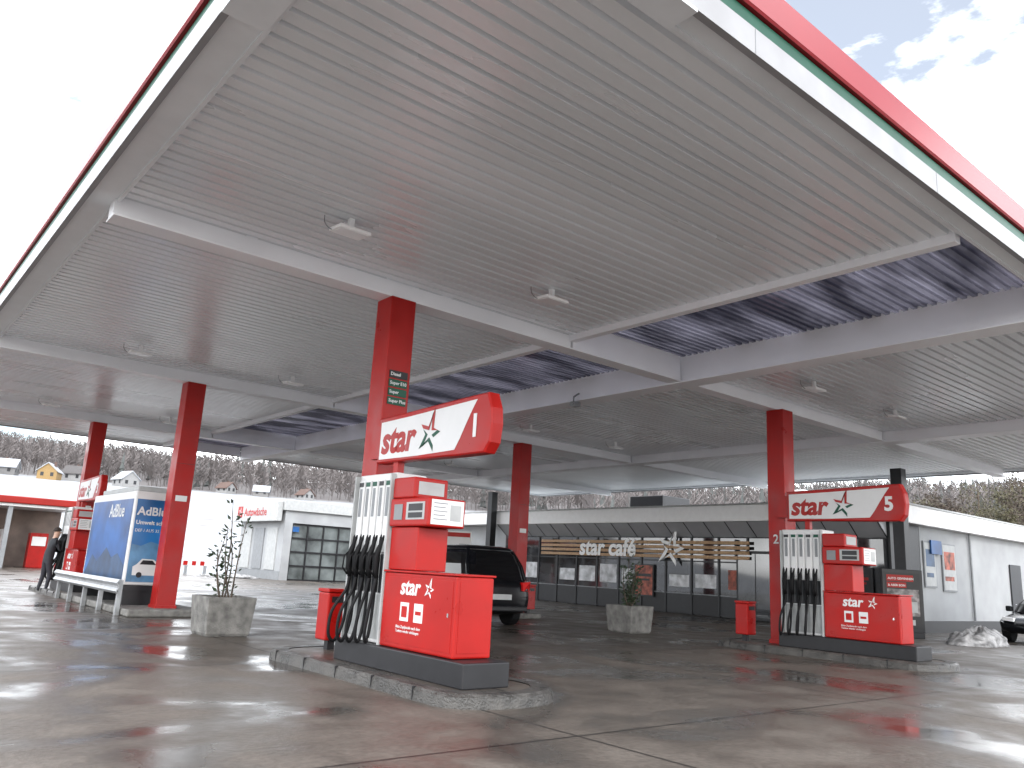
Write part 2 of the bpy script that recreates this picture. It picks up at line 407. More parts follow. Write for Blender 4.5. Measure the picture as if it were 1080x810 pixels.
# ---------------------------------------------------------------- pump island
def make_island(loc):
    x,y,z=loc
    e=thing("pump_island",loc,"raised wet stone kerb island carrying a fuel dispenser","kerb island","pump islands on the forecourt")
    def outline(w,y0,y1,z):
        pts=[]; n=10
        for k in range(n+1):
            a=math.pi+math.pi*k/n
            pts.append((x+w*math.cos(a),y+y0+0.45*math.sin(a)+0.45,z))
        for k in range(n+1):
            a=math.pi*k/n
            pts.append((x+w*math.cos(a),y+y1+0.4*math.sin(a)-0.4,z))
        return pts
    mb=MB(); A=outline(0.74,-2.0,2.55,0.0); B=outline(0.73,-1.99,2.54,0.10); C=outline(0.70,-1.96,2.51,0.13); D=outline(0.56,-1.80,2.37,0.13)
    mb.loft([A,B,C,D],0,cap=False)
    mb.obj("kerb_stones",KERB,e,loc)
    mb=MB(); mb.poly(outline(0.56,-1.80,2.37,0.122)); mb.obj("island_top",WET,e,loc,recalc=False)
    for k in range(5):
        yy=y-1.2+k*0.8
        BX("kerb_joint",BLACK,e,loc,x-0.742,x-0.56,yy-0.005,yy+0.005,0.0,0.1315); BX("kerb_joint",BLACK,e,loc,x+0.56,x+0.742,yy-0.005,yy+0.005,0.0,0.1315)
    return e
isl=make_island((5.42,8.2,0.0))
dup(isl,(15.08,8.1,0)); dup(isl,(5.42,25.05,0)); 
o=MB().box(4.75,6.3,17.3,23.6,0.0,0.14).obj("kerb_platform",CONC,origin=(5.5,20,0),bevel=0.03); tag(o,"low concrete platform under the blue container","kerb platform")
o=MB().box(14.9,15.7,17.3,20.5,0.0,0.14).obj("kerb_platform",CONC,origin=(15.3,18,0),bevel=0.03); tag(o,"low concrete platform around a red column","kerb platform")

# ---------------------------------------------------------------- fuel dispenser
def make_pump(o):
    x,y,z=o
    e=thing("fuel_dispenser",o,"red and white fuel dispenser with black hoses on a kerb island","fuel dispenser","fuel dispensers under the canopy")
    def P(name,m,*d,bevel=0):
        return BX(name,m,e,o,x+d[0],x+d[1],y+d[2],y+d[3],z+d[4],z+d[5],bevel=bevel)
    P("plinth",BLACK,-0.32,0.28,-1.36,1.3,0.119,0.37,bevel=0.015)
    P("lower_cabinet",RED,-0.26,0.24,-1.08,0.36,0.375,1.20,bevel=0.02)
    P("cabinet_lid",RED,-0.275,0.255,-1.095,0.36,1.203,1.225,bevel=0.006)
    P("cabinet_door",RED,-0.2645,-0.259,-1.03,0.31,0.43,1.15,bevel=0.002)
    P("cabinet_lock",CHROME,-0.272,-0.265,-0.98,-0.955,0.78,0.82)
    P("end_panel",RED,-0.21,0.19,-1.0845,-1.079,0.43,1.15,bevel=0.002)
    P("nozzle_cabinet",WHITE,-0.20,0.24,0.365,1.26,0.375,2.38,bevel=0.02)
    P("side_frame",LGREY,-0.27,-0.205,0.37,0.40,0.375,2.36); P("side_frame",LGREY,-0.27,-0.205,1.23,1.26,0.375,2.36)
    P("hose_back_panel",LGREY,-0.205,-0.2005,0.42,1.2,0.42,0.93)
    for k in range(5):
        yc=0.49+k*0.162
        P("nozzle_channel",WHITE,-0.235,-0.202,yc-0.062,yc+0.062,1.42,2.30,bevel=0.012)
        P("channel_slot",GREY,-0.240,-0.2355,yc-0.028,yc+0.028,1.85,2.20)
        P("grade_label",[GREEN,BLACK,GREEN,GREEN,BLACK][k],-0.240,-0.2355,yc-0.05,yc+0.05,2.225,2.28)
        P("nozzle_boot",DARK,-0.225,-0.203,yc-0.06,yc+0.06,0.95,1.40,bevel=0.008)
        mb=MB(); X=x-0.29; Y=y+yc
        mb.tube([(X+0.06,Y,z+1.62),(X+0.03,Y,z+1.55),(X,Y,z+1.46),(X-0.03,Y,z+1.36),(X-0.03,Y,z+1.22),(X,Y,z+1.12)],[0.014,0.018,0.035,0.042,0.034,0.026],8)
        mb.tube([(X-0.04,Y,z+1.42),(X-0.10,Y,z+1.36),(X-0.11,Y,z+1.22),(X-0.04,Y,z+1.14)],0.011,6)
        mb.obj("nozzle",RUBBER,e,o,smooth=True)
        s=0.03*k
        pts=spline([(X,Y,z+1.12),(X-0.03,Y+0.005,z+0.95),(X-0.07-s,Y+0.01,z+0.70),(X-0.08-s,Y+0.03,z+0.48-0.012*k),(X-0.03-s*0.5,Y+0.06,z+0.39-0.01*k),(X+0.02,Y+0.08,z+0.60),(X+0.03,Y+0.07,z+1.0),(X+0.05,Y+0.065,z+1.55),(X+0.09,Y+0.065,z+1.62)],5)
        mb=MB(); mb.tube(pts,0.020,8); mb.obj("hose",RUBBER,e,o,smooth=True)
    P("neck",RED,-0.22,0.20,-0.22,0.36,1.23,1.72,bevel=0.012)
    P("display_head",RED,-0.26,0.26,-0.45,0.362,1.725,2.05,bevel=0.02)
    P("head_top",RED,-0.24,0.24,-0.10,0.362,2.053,2.30,bevel=0.02)
    P("price_display",LGREY,-0.265,-0.261,-0.38,0.0,1.80,2.0)
    P("display_screen",DARK,-0.268,-0.2655,-0.34,-0.05,1.90,1.98); P("display_screen",DARK,-0.268,-0.2655,-0.34,-0.05,1.82,1.88)
    P("keypad",GREY,-0.267,-0.261,0.08,0.26,1.80,1.98)
    P("notice_panel",WHITE,-0.22,0.23,-0.456,-0.451,1.75,2.03)
    for k in range(5):
        P("notice_line",GREY,-0.19,0.0-0.03*(k%2),-0.459,-0.457,1.985-k*0.045,1.995-k*0.045)
    P("notice_block",LGREY,0.04,0.19,-0.459,-0.457,1.80,1.98)
    P("notice_panel",LGREY,-0.18,0.18,-0.106,-0.101,2.10,2.25)
    P("sticker",WHITE,-0.269,-0.2655,-0.22,-0.05,0.68,0.88)
    P("sticker",WHITE,-0.269,-0.2655,-0.50,-0.33,0.68,0.88)
    P("sticker_mark",RED,-0.272,-0.2695,-0.19,-0.08,0.72,0.84)
    P("sticker_mark",RED,-0.272,-0.2695,-0.47,-0.36,0.76,0.80)
    text("lettering","star",0.25,e,o,(x-0.267,y-0.02,z+0.97),'-X',WHITE,shear=0.15,fat=0.006)
    star_logo("star_emblem",0.19,e,o,(x-0.265,y-0.60,z+1.04),'-X',WHITE,WHITE)
    text("small_print","Bitte Zapfpistole nach dem\nTanken wieder einhängen",0.045,e,o,(x-0.267,y+0.02,z+0.60),'-X',WHITE)
    return e
pump=make_pump((5.34,8.0,0.0))
p2=dup(pump,(15.0,7.9,0.0)); p3=dup(pump,(5.34,24.85,0.0))
p3["label"]="red and white fuel dispenser with a customer beside it"

def make_sign(o,num):
    x,y,z=o
    e=thing("dispenser_sign",o,"curved red and white lane sign numbered %s above a dispenser"%num,"sign","lane signs above the dispensers")
    def outl(s,xx):
        pts=[]
        L0,L1=-1.18,1.18; h=0.30*s
        raw=[(L1,-h),(L1,h),(0.4,h+0.02),(-0.6,h+0.05),(L0*0.985+0.02,h+0.06),(L0-0.04,h*0.6),(L0-0.06,0),(L0-0.03,-h*0.7),(L0+0.06,-h-0.02),(-0.6,-h-0.02),(0.4,-h)]
        for a,b in raw: pts.append((x+xx,y+a*(0.985 if s<1 else 1),z+b))
        return pts
    mb=MB(); mb.loft([outl(0.94,-0.085),outl(1.0,-0.07),outl(1.0,0.07),outl(0.94,0.085)]); mb.obj("sign_case",RED,e,o)
    for sd,face in ((-1,'-X'),(1,'+X')):
        xx=x+sd*0.0855
        def P(a,b): return (xx,y+a,z+b)
        far=1.12
        pts=[P(far,-0.25),P(far,0.24),P(0.4,0.255),P(-0.5,0.285),P(-0.95,0.30),P(-0.86,0.18),P(-0.75,0.02),P(-0.66,-0.12),P(-0.56,-0.25),P(0.2,-0.26)]
        mb=MB(); mb.prism(pts,(sd*0.003,0,0)); mb.obj("white_panel",WHITE,e,o)
        xf=x+sd*0.089
        if sd<0:
            text("lettering","star",0.50,e,o,(xf,y+1.08,z-0.17),face,RED,shear=0.15,fat=0.018)
            star_logo("star_emblem",0.47,e,o,(xf,y-0.04,z-0.01),face,RED,GREEN)
            text("lane_number",num,0.36,e,o,(xf,y-0.84,z-0.12),face,WHITE,fat=0.012)
        else:
            text("lettering","star",0.50,e,o,(xf,y-0.45,z-0.17),face,RED,shear=0.15,fat=0.018)
            star_logo("star_emblem",0.47,e,o,(xf,y+0.82,z-0.01),face,RED,GREEN)
            text("lane_number",num,0.36,e,o,(xf,y-1.02,z-0.12),face,WHITE,fat=0.012)
    BX("bracket",RED,e,o,x-0.04,x+0.04,y+1.18,y+1.42,z-0.22,z+0.22); BX("support",RED,e,o,x-0.05,x+0.05,y+0.7,y+0.8,z-0.62,z-0.29)
    return e
make_sign((5.42,8.05,2.86),"1"); make_sign((15.05,7.95,2.86),"5"); make_sign((5.42,24.9,2.86),"3")

def make_bin(o,lab):
    x,y,z=o
    e=thing("waste_bin",o,lab,"bin","red waste bins by the columns")
    mb=MB(); mb.prism([(x-0.15,y-0.15,0.25),(x+0.15,y-0.15,0.25),(x+0.15,y+0.15,0.25),(x-0.15,y+0.15,0.25)],(0,0,0.62)); mb.obj("bin_body",RED,e,o,bevel=0.02)
    BX("bin_lid",RED,e,o,x-0.16,x+0.16,y-0.16,y+0.16,0.873,0.92,bevel=0.01); BX("bin_opening",BLACK,e,o,x-0.10,x+0.10,y-0.156,y-0.151,0.74,0.82)
    BX("bin_foot",BLACK,e,o,x-0.05,x+0.05,y-0.05,y+0.05,0.1,0.249)
    return e
b1=make_bin((5.45,10.25,0.0),"red square waste bin standing behind a canopy column")
dup(b1,(14.9,10.1,0)); dup(b1,(15.35,17.5,0)); dup(b1,(5.4,27.1,0))

# ---------------------------------------------------------------- planters and shrubs
def make_planter(o):
    x,y,z=o
    e=thing("concrete_planter",o,"square weathered concrete planter filled with soil","planter","concrete planters between the columns")
    mb=MB(); mb.loft([[(x-a,y-a,zz),(x+a,y-a,zz),(x+a,y+a,zz),(x-a,y+a,zz)] for a,zz in ((0.33,0.0),(0.36,0.05),(0.40,0.58),(0.40,0.62),(0.35,0.62),(0.34,0.55))]); mb.obj("planter_box",CONC,e,o,bevel=0.01)
    BX("soil",SOIL,e,o,x-0.335,x+0.335,y-0.335,y+0.335,0.551,0.565)
    return e
pl=make_planter((5.22,13.6,0)); dup(pl,(14.9,13.3,0))
def make_shrub(o,h,nst,seed,spread,lab,nleaf=26):
    rnd=random.Random(seed); x,y,z=o
    e=thing("potted_shrub",o,lab,"shrub","shrubs in concrete planters")
    st=MB(); lf=MB()
    for s in range(nst):
        a=rnd.uniform(0,6.28); sp=rnd.uniform(0.3,1.0)*spread; hh=h*rnd.uniform(0.4,0.85) if s else h
        if s==0: sp*=0.3
        base=Vector((x+rnd.uniform(-.12,.12),y+rnd.uniform(-.12,.12),z))
        top=base+Vector((math.cos(a)*sp,math.sin(a)*sp,hh)); mid=base.lerp(top,0.5)+Vector((rnd.uniform(-.08,.08),rnd.uniform(-.08,.08),0))
        pts=spline([base,mid,top],6); st.tube(pts,[0.014*(1-i/len(pts))+0.003 for i in range(len(pts))],5)
        for k in range(nleaf):
            t=rnd.uniform(0.15,1); p=pts[int(t*(len(pts)-1))]
            d=Vector((rnd.uniform(-1,1),rnd.uniform(-1,1),rnd.uniform(-0.2,0.9))).normalized()
            tw=p+d*rnd.uniform(0.02,0.11); 
            if k%3==0: st.tube([p,tw],0.003,3)
            l=rnd.uniform(0.07,0.13); w=l*0.42; sd=d.cross(Vector((rnd.uniform(-1,1),rnd.uniform(-1,1),0.3))).normalized(); up=d.cross(sd)*0.015
            lf.poly([tw,tw+d*l*0.45+sd*w*0.5+up,tw+d*l,tw+d*l*0.45-sd*w*0.5+up])
    st.obj("stem",BARK,e,o,recalc=False); lf.obj("foliage",LEAF,e,o,recalc=False)
    return e
make_shrub((5.22,13.6,0.56),1.62,6,3,0.30,"tall sparse evergreen shrub in a concrete planter",24)
make_shrub((14.9,13.3,0.56),1.2,10,5,0.32,"bushy dark evergreen shrub in a concrete planter",42)

# ---------------------------------------------------------------- fluid container beside column
o=(5.5,20.6,0)
e=thing("fluid_container",o,"white container with blue advertising posters behind steel guard rail","container")
BX("container_body",WHITE,e,o,4.95,5.95,18.7,22.3,0.55,2.55,bevel=0.03)
BX("roof_cap",LGREY,e,o,5.05,5.85,19.0,22.0,2.553,2.68,bevel=0.03)
mb=MB(); mb.box(4.97,5.93,18.72,22.28,0.43,0.547); mb.obj("support_frame",DARK,e,o)
for yy in (18.8,20.5,22.1): BX("frame_leg",DARK,e,o,5.0,5.9,yy-0.06,yy+0.06,0.141,0.429)
BX("side_poster",BLUE,e,o,4.943,4.948,18.8,22.2,0.62,2.38)
mb=MB(); mb.poly([(4.94,22.2,0.62),(4.94,21.6,1.15),(4.94,21.1,0.98),(4.94,20.4,1.32),(4.94,19.9,1.1),(4.94,19.4,1.2),(4.94,18.8,0.95),(4.94,18.8,0.62)]); mb.obj("poster_mountain",BLUED,e,o)
text("lettering","AdBlue",0.42,e,o,(4.938,20.6,2.0),'-X',WHITE,fat=0.005)
BX("front_poster",BLUEF,e,o,5.0,5.9,18.692,18.697,0.62,2.38)
mb=MB(); mb.poly([(5.0,18.69,0.62),(5.9,18.69,0.62),(5.9,18.69,1.45),(5.7,18.69,1.40),(5.4,18.69,1.48),(5.2,18.69,1.38),(5.0,18.69,1.42)]); mb.obj("poster_landscape",BLUEL,e,o)
def pv(u,zz,d): return (5.12+(u-5.35)*0.75,d,zz-0.04)
mb=MB(); mb.poly([pv(a,b,18.687) for a,b in [(5.33,0.80),(6.25,0.80),(6.32,0.90),(6.28,0.99),(6.05,1.03),(5.88,1.14),(5.55,1.15),(5.42,1.03),(5.32,0.98)]]); mb.obj("poster_vehicle",WHITE,e,o)
mb=MB(); mb.poly([pv(a,b,18.684) for a,b in [(5.50,1.03),(5.96,1.03),(5.84,1.12),(5.58,1.12)]])
for cx in (5.52,6.08): mb.poly([pv(cx+0.08*math.cos(a*0.5236),0.81+0.06*math.sin(a*0.5236),18.684) for a in range(12)])
mb.obj("poster_vehicle_detail",DARK,e,o)
text("lettering","AdBlue",0.25,e,o,(5.03,18.689,2.04),'-Y',WHITE,fat=0.006)
text("lettering","Umwelt schonen",0.12,e,o,(5.03,18.689,1.84),'-Y',WHITE,fat=0.003)
text("lettering","DEF / AUS 32",0.09,e,o,(5.03,18.689,1.68),'-Y',WHITE)
prof=[(0.0,0.42),(-0.05,0.47),(0.0,0.53),(0.0,0.57),(-0.05,0.63),(0.0,0.70)]
o=(4.6,20.0,0)
e=thing("guard_rail",o,"galvanised steel crash rail along the container platform","guard rail")
A=[(4.6+a,17.6,b) for a,b in prof]+[(4.63+a,17.6,b) for a,b in prof[::-1]]
mb=MB(); mb.prism(A,(0,5.9,0)); mb.obj("rail_beam",STEEL,e,o)
for yy in (17.8,19.2,20.6,22.0,23.3): BX("rail_post",STEEL,e,o,4.64,4.72,yy-0.05,yy+0.05,0.0,0.68)

# ---------------------------------------------------------------- shop
SO=(30,22,0)
shop=thing("shop_building",SO,"low white filling station shop with dark glazed front and cafe sign","shop building")
mb=MB(); mb.box(27.6,47,12.0,39,0.38,3.45); mb.box(25.62,27.598,31,39,0.38,3.45); mb.obj("wall",WHITEW,shop,SO)
mb=MB(); mb.box(27.58,47.02,11.98,39.02,0.0,0.378); mb.box(25.6,27.578,31,39.02,0.0,0.378); mb.obj("wall_plinth",DARK,shop,SO)
BX("roof",LAMPH,shop,SO,24.9,47.4,11.7,39.3,3.42,4.0,bevel=0.02)
BX("roof_edge",LGREY,shop,SO,24.87,47.43,11.67,39.33,4.0,4.06)
BX("roof_unit",DARK,shop,SO,29,31,24,26,4.061,5.0,bevel=0.03)
BX("roof_unit",WHITE,shop,SO,30,31,17.5,18.5,4.061,5.1,bevel=0.03)
BX("dark_recess",DARK,shop,SO,25.56,27.57,12.0,30.99,0.0,3.415)
mb=MB(); mb.prism([(24.92,12.1,3.41),(25.55,12.1,3.41),(25.55,12.1,2.9)],(0,18.8,0)); mb.obj("awning",AWN,shop,SO)
k=12.1
while k<31:
    mb=MB(); mb.prism([(24.90,k-0.015,3.412),(25.56,k-0.015,2.88),(25.56,k-0.015,2.92),(24.95,k-0.015,3.415)],(0,0.03,0)); mb.obj("awning_rib",BLACK,shop,SO); k+=0.94
BLINDG=mat("pale_blind_glare",(0.55,0.56,0.58),0.6,var=0.45,scale=3.5)  # pale colour paints bright reflections in the shop glass, besides blinds
yy=12.15; i=0
while yy<30.6:
    BX("window",GLASS,shop,SO,25.50,25.555,yy+0.04,yy+1.21,0.78,2.85)
    BX("window_frame",DARK,shop,SO,25.46,25.558,yy-0.04,yy+0.038,0.0,2.86)
    BX("window_panel",BLACK if i%2 else DARK,shop,SO,25.49,25.557,yy+0.04,yy+1.21,0.03,0.74)
    BX("window_sill",GREY,shop,SO,25.47,25.556,yy+0.04,yy+1.21,0.741,0.779)
    if i>=3: BX("window_transom",DARK,shop,SO,25.485,25.499,yy+0.04,yy+1.21,1.95,2.0)
    if i in (5,6,8,9,10,11,13): 
        h=[1.45,1.7,1.6,1.75,1.65,1.5][i%6]
        BX("window_blind_glare",BLINDG,shop,SO,25.494,25.498,yy+0.12,yy+1.08,1.0,h)  # pale sheet over the pane: blind and painted reflection in one
    if i in (4,):
        BX("window_poster",ORANGE,shop,SO,25.494,25.498,yy+0.3,yy+0.85,1.0,1.7)
    yy+=1.25; i+=1
d=BX("door",DARK,shop,SO,25.43,25.455,16.0,17.6,0.02,2.4)
BX("door_glass",GLASS,d,SO,25.42,25.428,16.08,16.78,0.12,2.3); BX("door_glass",GLASS,d,SO,25.42,25.428,16.82,17.52,0.12,2.3)
for k in range(4):
    z_=2.08+k*0.18; BX("wood_slat",WOOD,shop,SO,25.33,25.37,17.0,28.1,z_,z_+0.115)
for yy in (17.6,20.9,24.2,27.4): BX("slat_holder",DARK,shop,SO,25.372,25.455,yy-0.03,yy+0.03,2.06,2.80)
SIGNW=mat("sign_white",(0.92,0.92,0.92),0.5,var=0.02)
text("lettering","star café",0.95,shop,SO,(25.318,25.6,2.12),'-X',SIGNW,shear=0.1,fat=0.03)
star_logo("star_emblem",1.4,shop,SO,(25.315,20.5,2.42),'-X',SIGNW,SIGNW,0.72,0.5)
def poster(y0,y1,z0,z1,m,stripe):
    BX("poster_frame",DARK,shop,SO,25.40,25.44,y0-0.05,y1+0.05,z0-0.05,z1+0.05)
    BX("poster",m,shop,SO,25.393,25.398,y0,y1,z0,z1); h=z1-z0
    BX("poster_stripe",stripe,shop,SO,25.388,25.391,y0+0.08,y1-0.08,z0+h*0.62,z0+h*0.72); BX("poster_stripe",stripe,shop,SO,25.388,25.391,y0+0.15,y1-0.1,z0+h*0.48,z0+h*0.55)
poster(15.0,15.8,0.6,2.5,ORANGE,WHITE); poster(21.5,22.4,0.6,1.75,ORANGE,DARK); 
poster(12.6,14.6,1.0,1.9,BLACK,RED)
text("poster_text","AUTOWÄSCHE",0.22,shop,SO,(25.385,14.5,1.66),'-X',WHITE,fat=0.003)
text("poster_text","& ABER BON",0.22,shop,SO,(25.385,14.5,1.12),'-X',WHITE,fat=0.003)
def endposter(x0,x1,z0,z1,m,m2):
    BX("poster_frame",GREY,shop,SO,x0-0.05,x1+0.05,11.95,11.995,z0-0.05,z1+0.05)
    BX("poster",m,shop,SO,x0,x1,11.943,11.948,z0,z1); h=z1-z0
    BX("poster_picture",m2,shop,SO,x0+0.08,x1-0.08,11.938,11.941,z0+h*0.45,z0+h*0.85); BX("poster_picture",m2,shop,SO,x0+0.08,x1-0.2,11.938,11.941,z0+h*0.2,z0+h*0.3)
endposter(27.8,28.6,1.5,2.9,LGREY,BLUED); endposter(29.2,30.2,1.4,2.9,LGREY,ORANGE); 
BX("wall_sign",BLUE,shop,SO,28.2,29.0,11.88,11.93,2.55,3.0)
d=BX("door",DARK,shop,SO,35.2,36.3,11.94,11.975,0.05,2.5)
mb=MB(); mb.tube([(35.3,11.90,1.0),(35.45,11.90,1.0)],0.015,6); mb.obj("door_handle",CHROME,d,SO)
mb=MB(); mb.tube([(31.5,11.93,0.4),(31.5,11.93,3.42)],0.04,8); mb.obj("downpipe",GREY,shop,SO)

# display stand
o=(24.0,11.0,0)
e=thing("poster_stand",o,"dark framed poster stand with red advert by the shop entrance","poster stand")
rr=(0.7071,-0.7071,0); nn=(-0.7071,-0.7071,0); R=Vector(rr); Nn=Vector(nn)
def FB(name,m,u0,u1,z0,z1,d0,d1,bevel=0):
    P=Vector(o)
    pts=[P+R*u+Nn*d0+Vector((0,0,zz)) for u,zz in ((u0,z0),(u1,z0),(u1,z1),(u0,z1))]
    return MB().prism(pts,Nn*(d1-d0)).obj(name,m,e,o,bevel=bevel)
FB("frame",DARK,-0.56,0.56,0.15,1.9,-0.04,0.04,0.01); FB("foot",DARK,-0.5,0.5,0.0,0.149,-0.15,0.15,0.01)
PHOTO=mat("poster_photo",(0.18,0.165,0.165),0.4,var=0.9,scale=6)
FB("poster",BLACK,-0.48,0.48,0.25,1.8,0.041,0.045)
FB("poster_banner",RED,-0.44,0.30,1.56,1.74,0.046,0.049); FB("poster_banner",RED,-0.44,0.10,1.38,1.53,0.046,0.049)
FB("poster_picture",PHOTO,-0.44,0.44,0.60,1.34,0.046,0.049); FB("poster_picture",LGREY,-0.1,0.38,0.70,1.0,0.050,0.052); FB("poster_banner",LGREY,-0.44,0.3,0.35,0.50,0.046,0.049)
text("poster_text","AUTO GEWINNEN",0.085,e,o,Vector(o)+R*(-0.41)+Nn*0.052+Vector((0,0,1.61)),(rr,nn),WHITE,fat=0.002)
text("poster_text","& ABER BON",0.085,e,o,Vector(o)+R*(-0.41)+Nn*0.052+Vector((0,0,1.42)),(rr,nn),WHITE,fat=0.002)
o=(14.6,20.0,0)
e=thing("notice_board",o,"white notice board with red header on two posts","notice board")
R=Vector((0.78,-0.62,0)); Nn=Vector((-0.62,-0.78,0))
FB("board",WHITE,-0.42,0.42,1.3,2.35,-0.03,0.03)
FB("board_print",RED,-0.38,0.38,2.18,2.31,0.031,0.035); FB("board_print",LGREY,-0.34,0.0,1.5,1.95,0.031,0.035)
for k in range(5): FB("board_line",GREY,0.06,0.36,1.46+k*0.12,1.50+k*0.12,0.031,0.035)
FB("post",STEEL,-0.38,-0.33,0.14,1.299,-0.03,0.03); FB("post",STEEL,0.33,0.38,0.14,1.299,-0.03,0.03)

# ---------------------------------------------------------------- car wash building
WO=(22.5,48,0)
cw=thing("car_wash_building",WO,"white car wash hall with black framed glass door","car wash")
YW=51.5
mb=MB(); mb.box(20.3,20.8,45,YW,0,4.0); mb.box(25.0,25.5,45,YW,0,4.0); mb.box(20.8,25.0,YW-0.3,YW,0,4.0); mb.box(20.8,25.0,45,45.4,3.3,4.0); mb.obj("wall",WHITEW,cw,WO)
BX("roof",LGREY,cw,WO,20.1,25.8,44.8,YW+0.2,4.001,4.62,bevel=0.03)
BX("wall_plinth",GREY,cw,WO,20.27,20.299,45,YW,0,0.5)
BX("door_glass",DGLASS,cw,WO,20.81,24.99,45.2,45.24,0.02,3.295)
mb=MB()
for k in range(5): 
    z_=0.0+k*0.80; mb.box(20.81,24.99,45.12,45.19,z_,z_+0.09)
for k in range(5):
    x_=20.81+k*1.025; mb.box(x_,x_+0.08,45.11,45.195,0.0,3.295)
mb.obj("door_frame",BLACK,cw,WO)
for k in range(3):
    BX("side_panel",GREY if k%2 else LGREY,cw,WO,20.24,20.295,45.8+k*1.9,47.2+k*1.9,0.55,3.0)
BX("sign_board",LGREY,cw,WO,19.75,20.08,45.0,51.3,3.35,4.5,bevel=0.03)
BX("sign_emblem",RED,cw,WO,19.74,19.749,50.2,50.95,3.6,4.3)
star_logo("emblem_star",0.5,cw,WO,(19.738,50.55,3.93),'-X',WHITE,WHITE)
text("lettering","Autowäsche",0.68,cw,WO,(19.744,49.9,3.70),'-X',RED,fat=0.014)
BX("wall_sign",BLUE,cw,WO,20.85,21.25,45.04,45.09,2.8,3.1)
for k,(bx,by) in enumerate([(15.5,50.5),(17.2,50.0)]):
    o=(bx,by,0); e=thing("barrier",o,"low red and white barrier board on feet","barrier","barriers beside the car wash")
    mb=MB()
    for j in range(6): mb.box(bx-0.75+j*0.25,bx-0.5+j*0.25,by-0.02,by+0.02,0.55,0.8,j%2)
    mb.obj("board",[RED,WHITE],e,o)
    BX("foot",GREY,e,o,bx-0.6,bx-0.54,by-0.2,by+0.2,0,0.54); BX("foot",GREY,e,o,bx+0.54,bx+0.6,by-0.2,by+0.2,0,0.54)

VO=(6,52,0)
vs=thing("vacuum_station_shelter",VO,"open shelter with red roof, white posts and red and white cabinets","shelter")
BX("roof",WALLR,vs,VO,-6,10.6,49.6,55,3.35,3.72,bevel=0.05)
BX("roof_soffit",WHITE,vs,VO,-5.8,10.4,49.8,54.8,3.2,3.348)
for k in range(6):
    x_=-5+k*3.0; BX("post",WHITE if k%2 else GREY,vs,VO,x_,x_+0.22,49.9,50.12,0,3.198)
BX("back_wall",BROWNW,vs,VO,-5.8,10.4,54.4,54.6,0,3.198)
for k in range(5):
    x_=-3.4+k*3.0; c=BX("vacuum_cabinet",RED,vs,VO,x_,x_+0.9,52.0,52.7,0,1.9,bevel=0.03); BX("cabinet_panel",WHITE,c,VO,x_+0.1,x_+0.8,51.96,51.995,1.2,1.7)
for k in range(3):
    x_=1.2+k*3.0; BX("partition",WHITE,vs,VO,x_,x_+0.08,50.5,54.3,0,2.0)

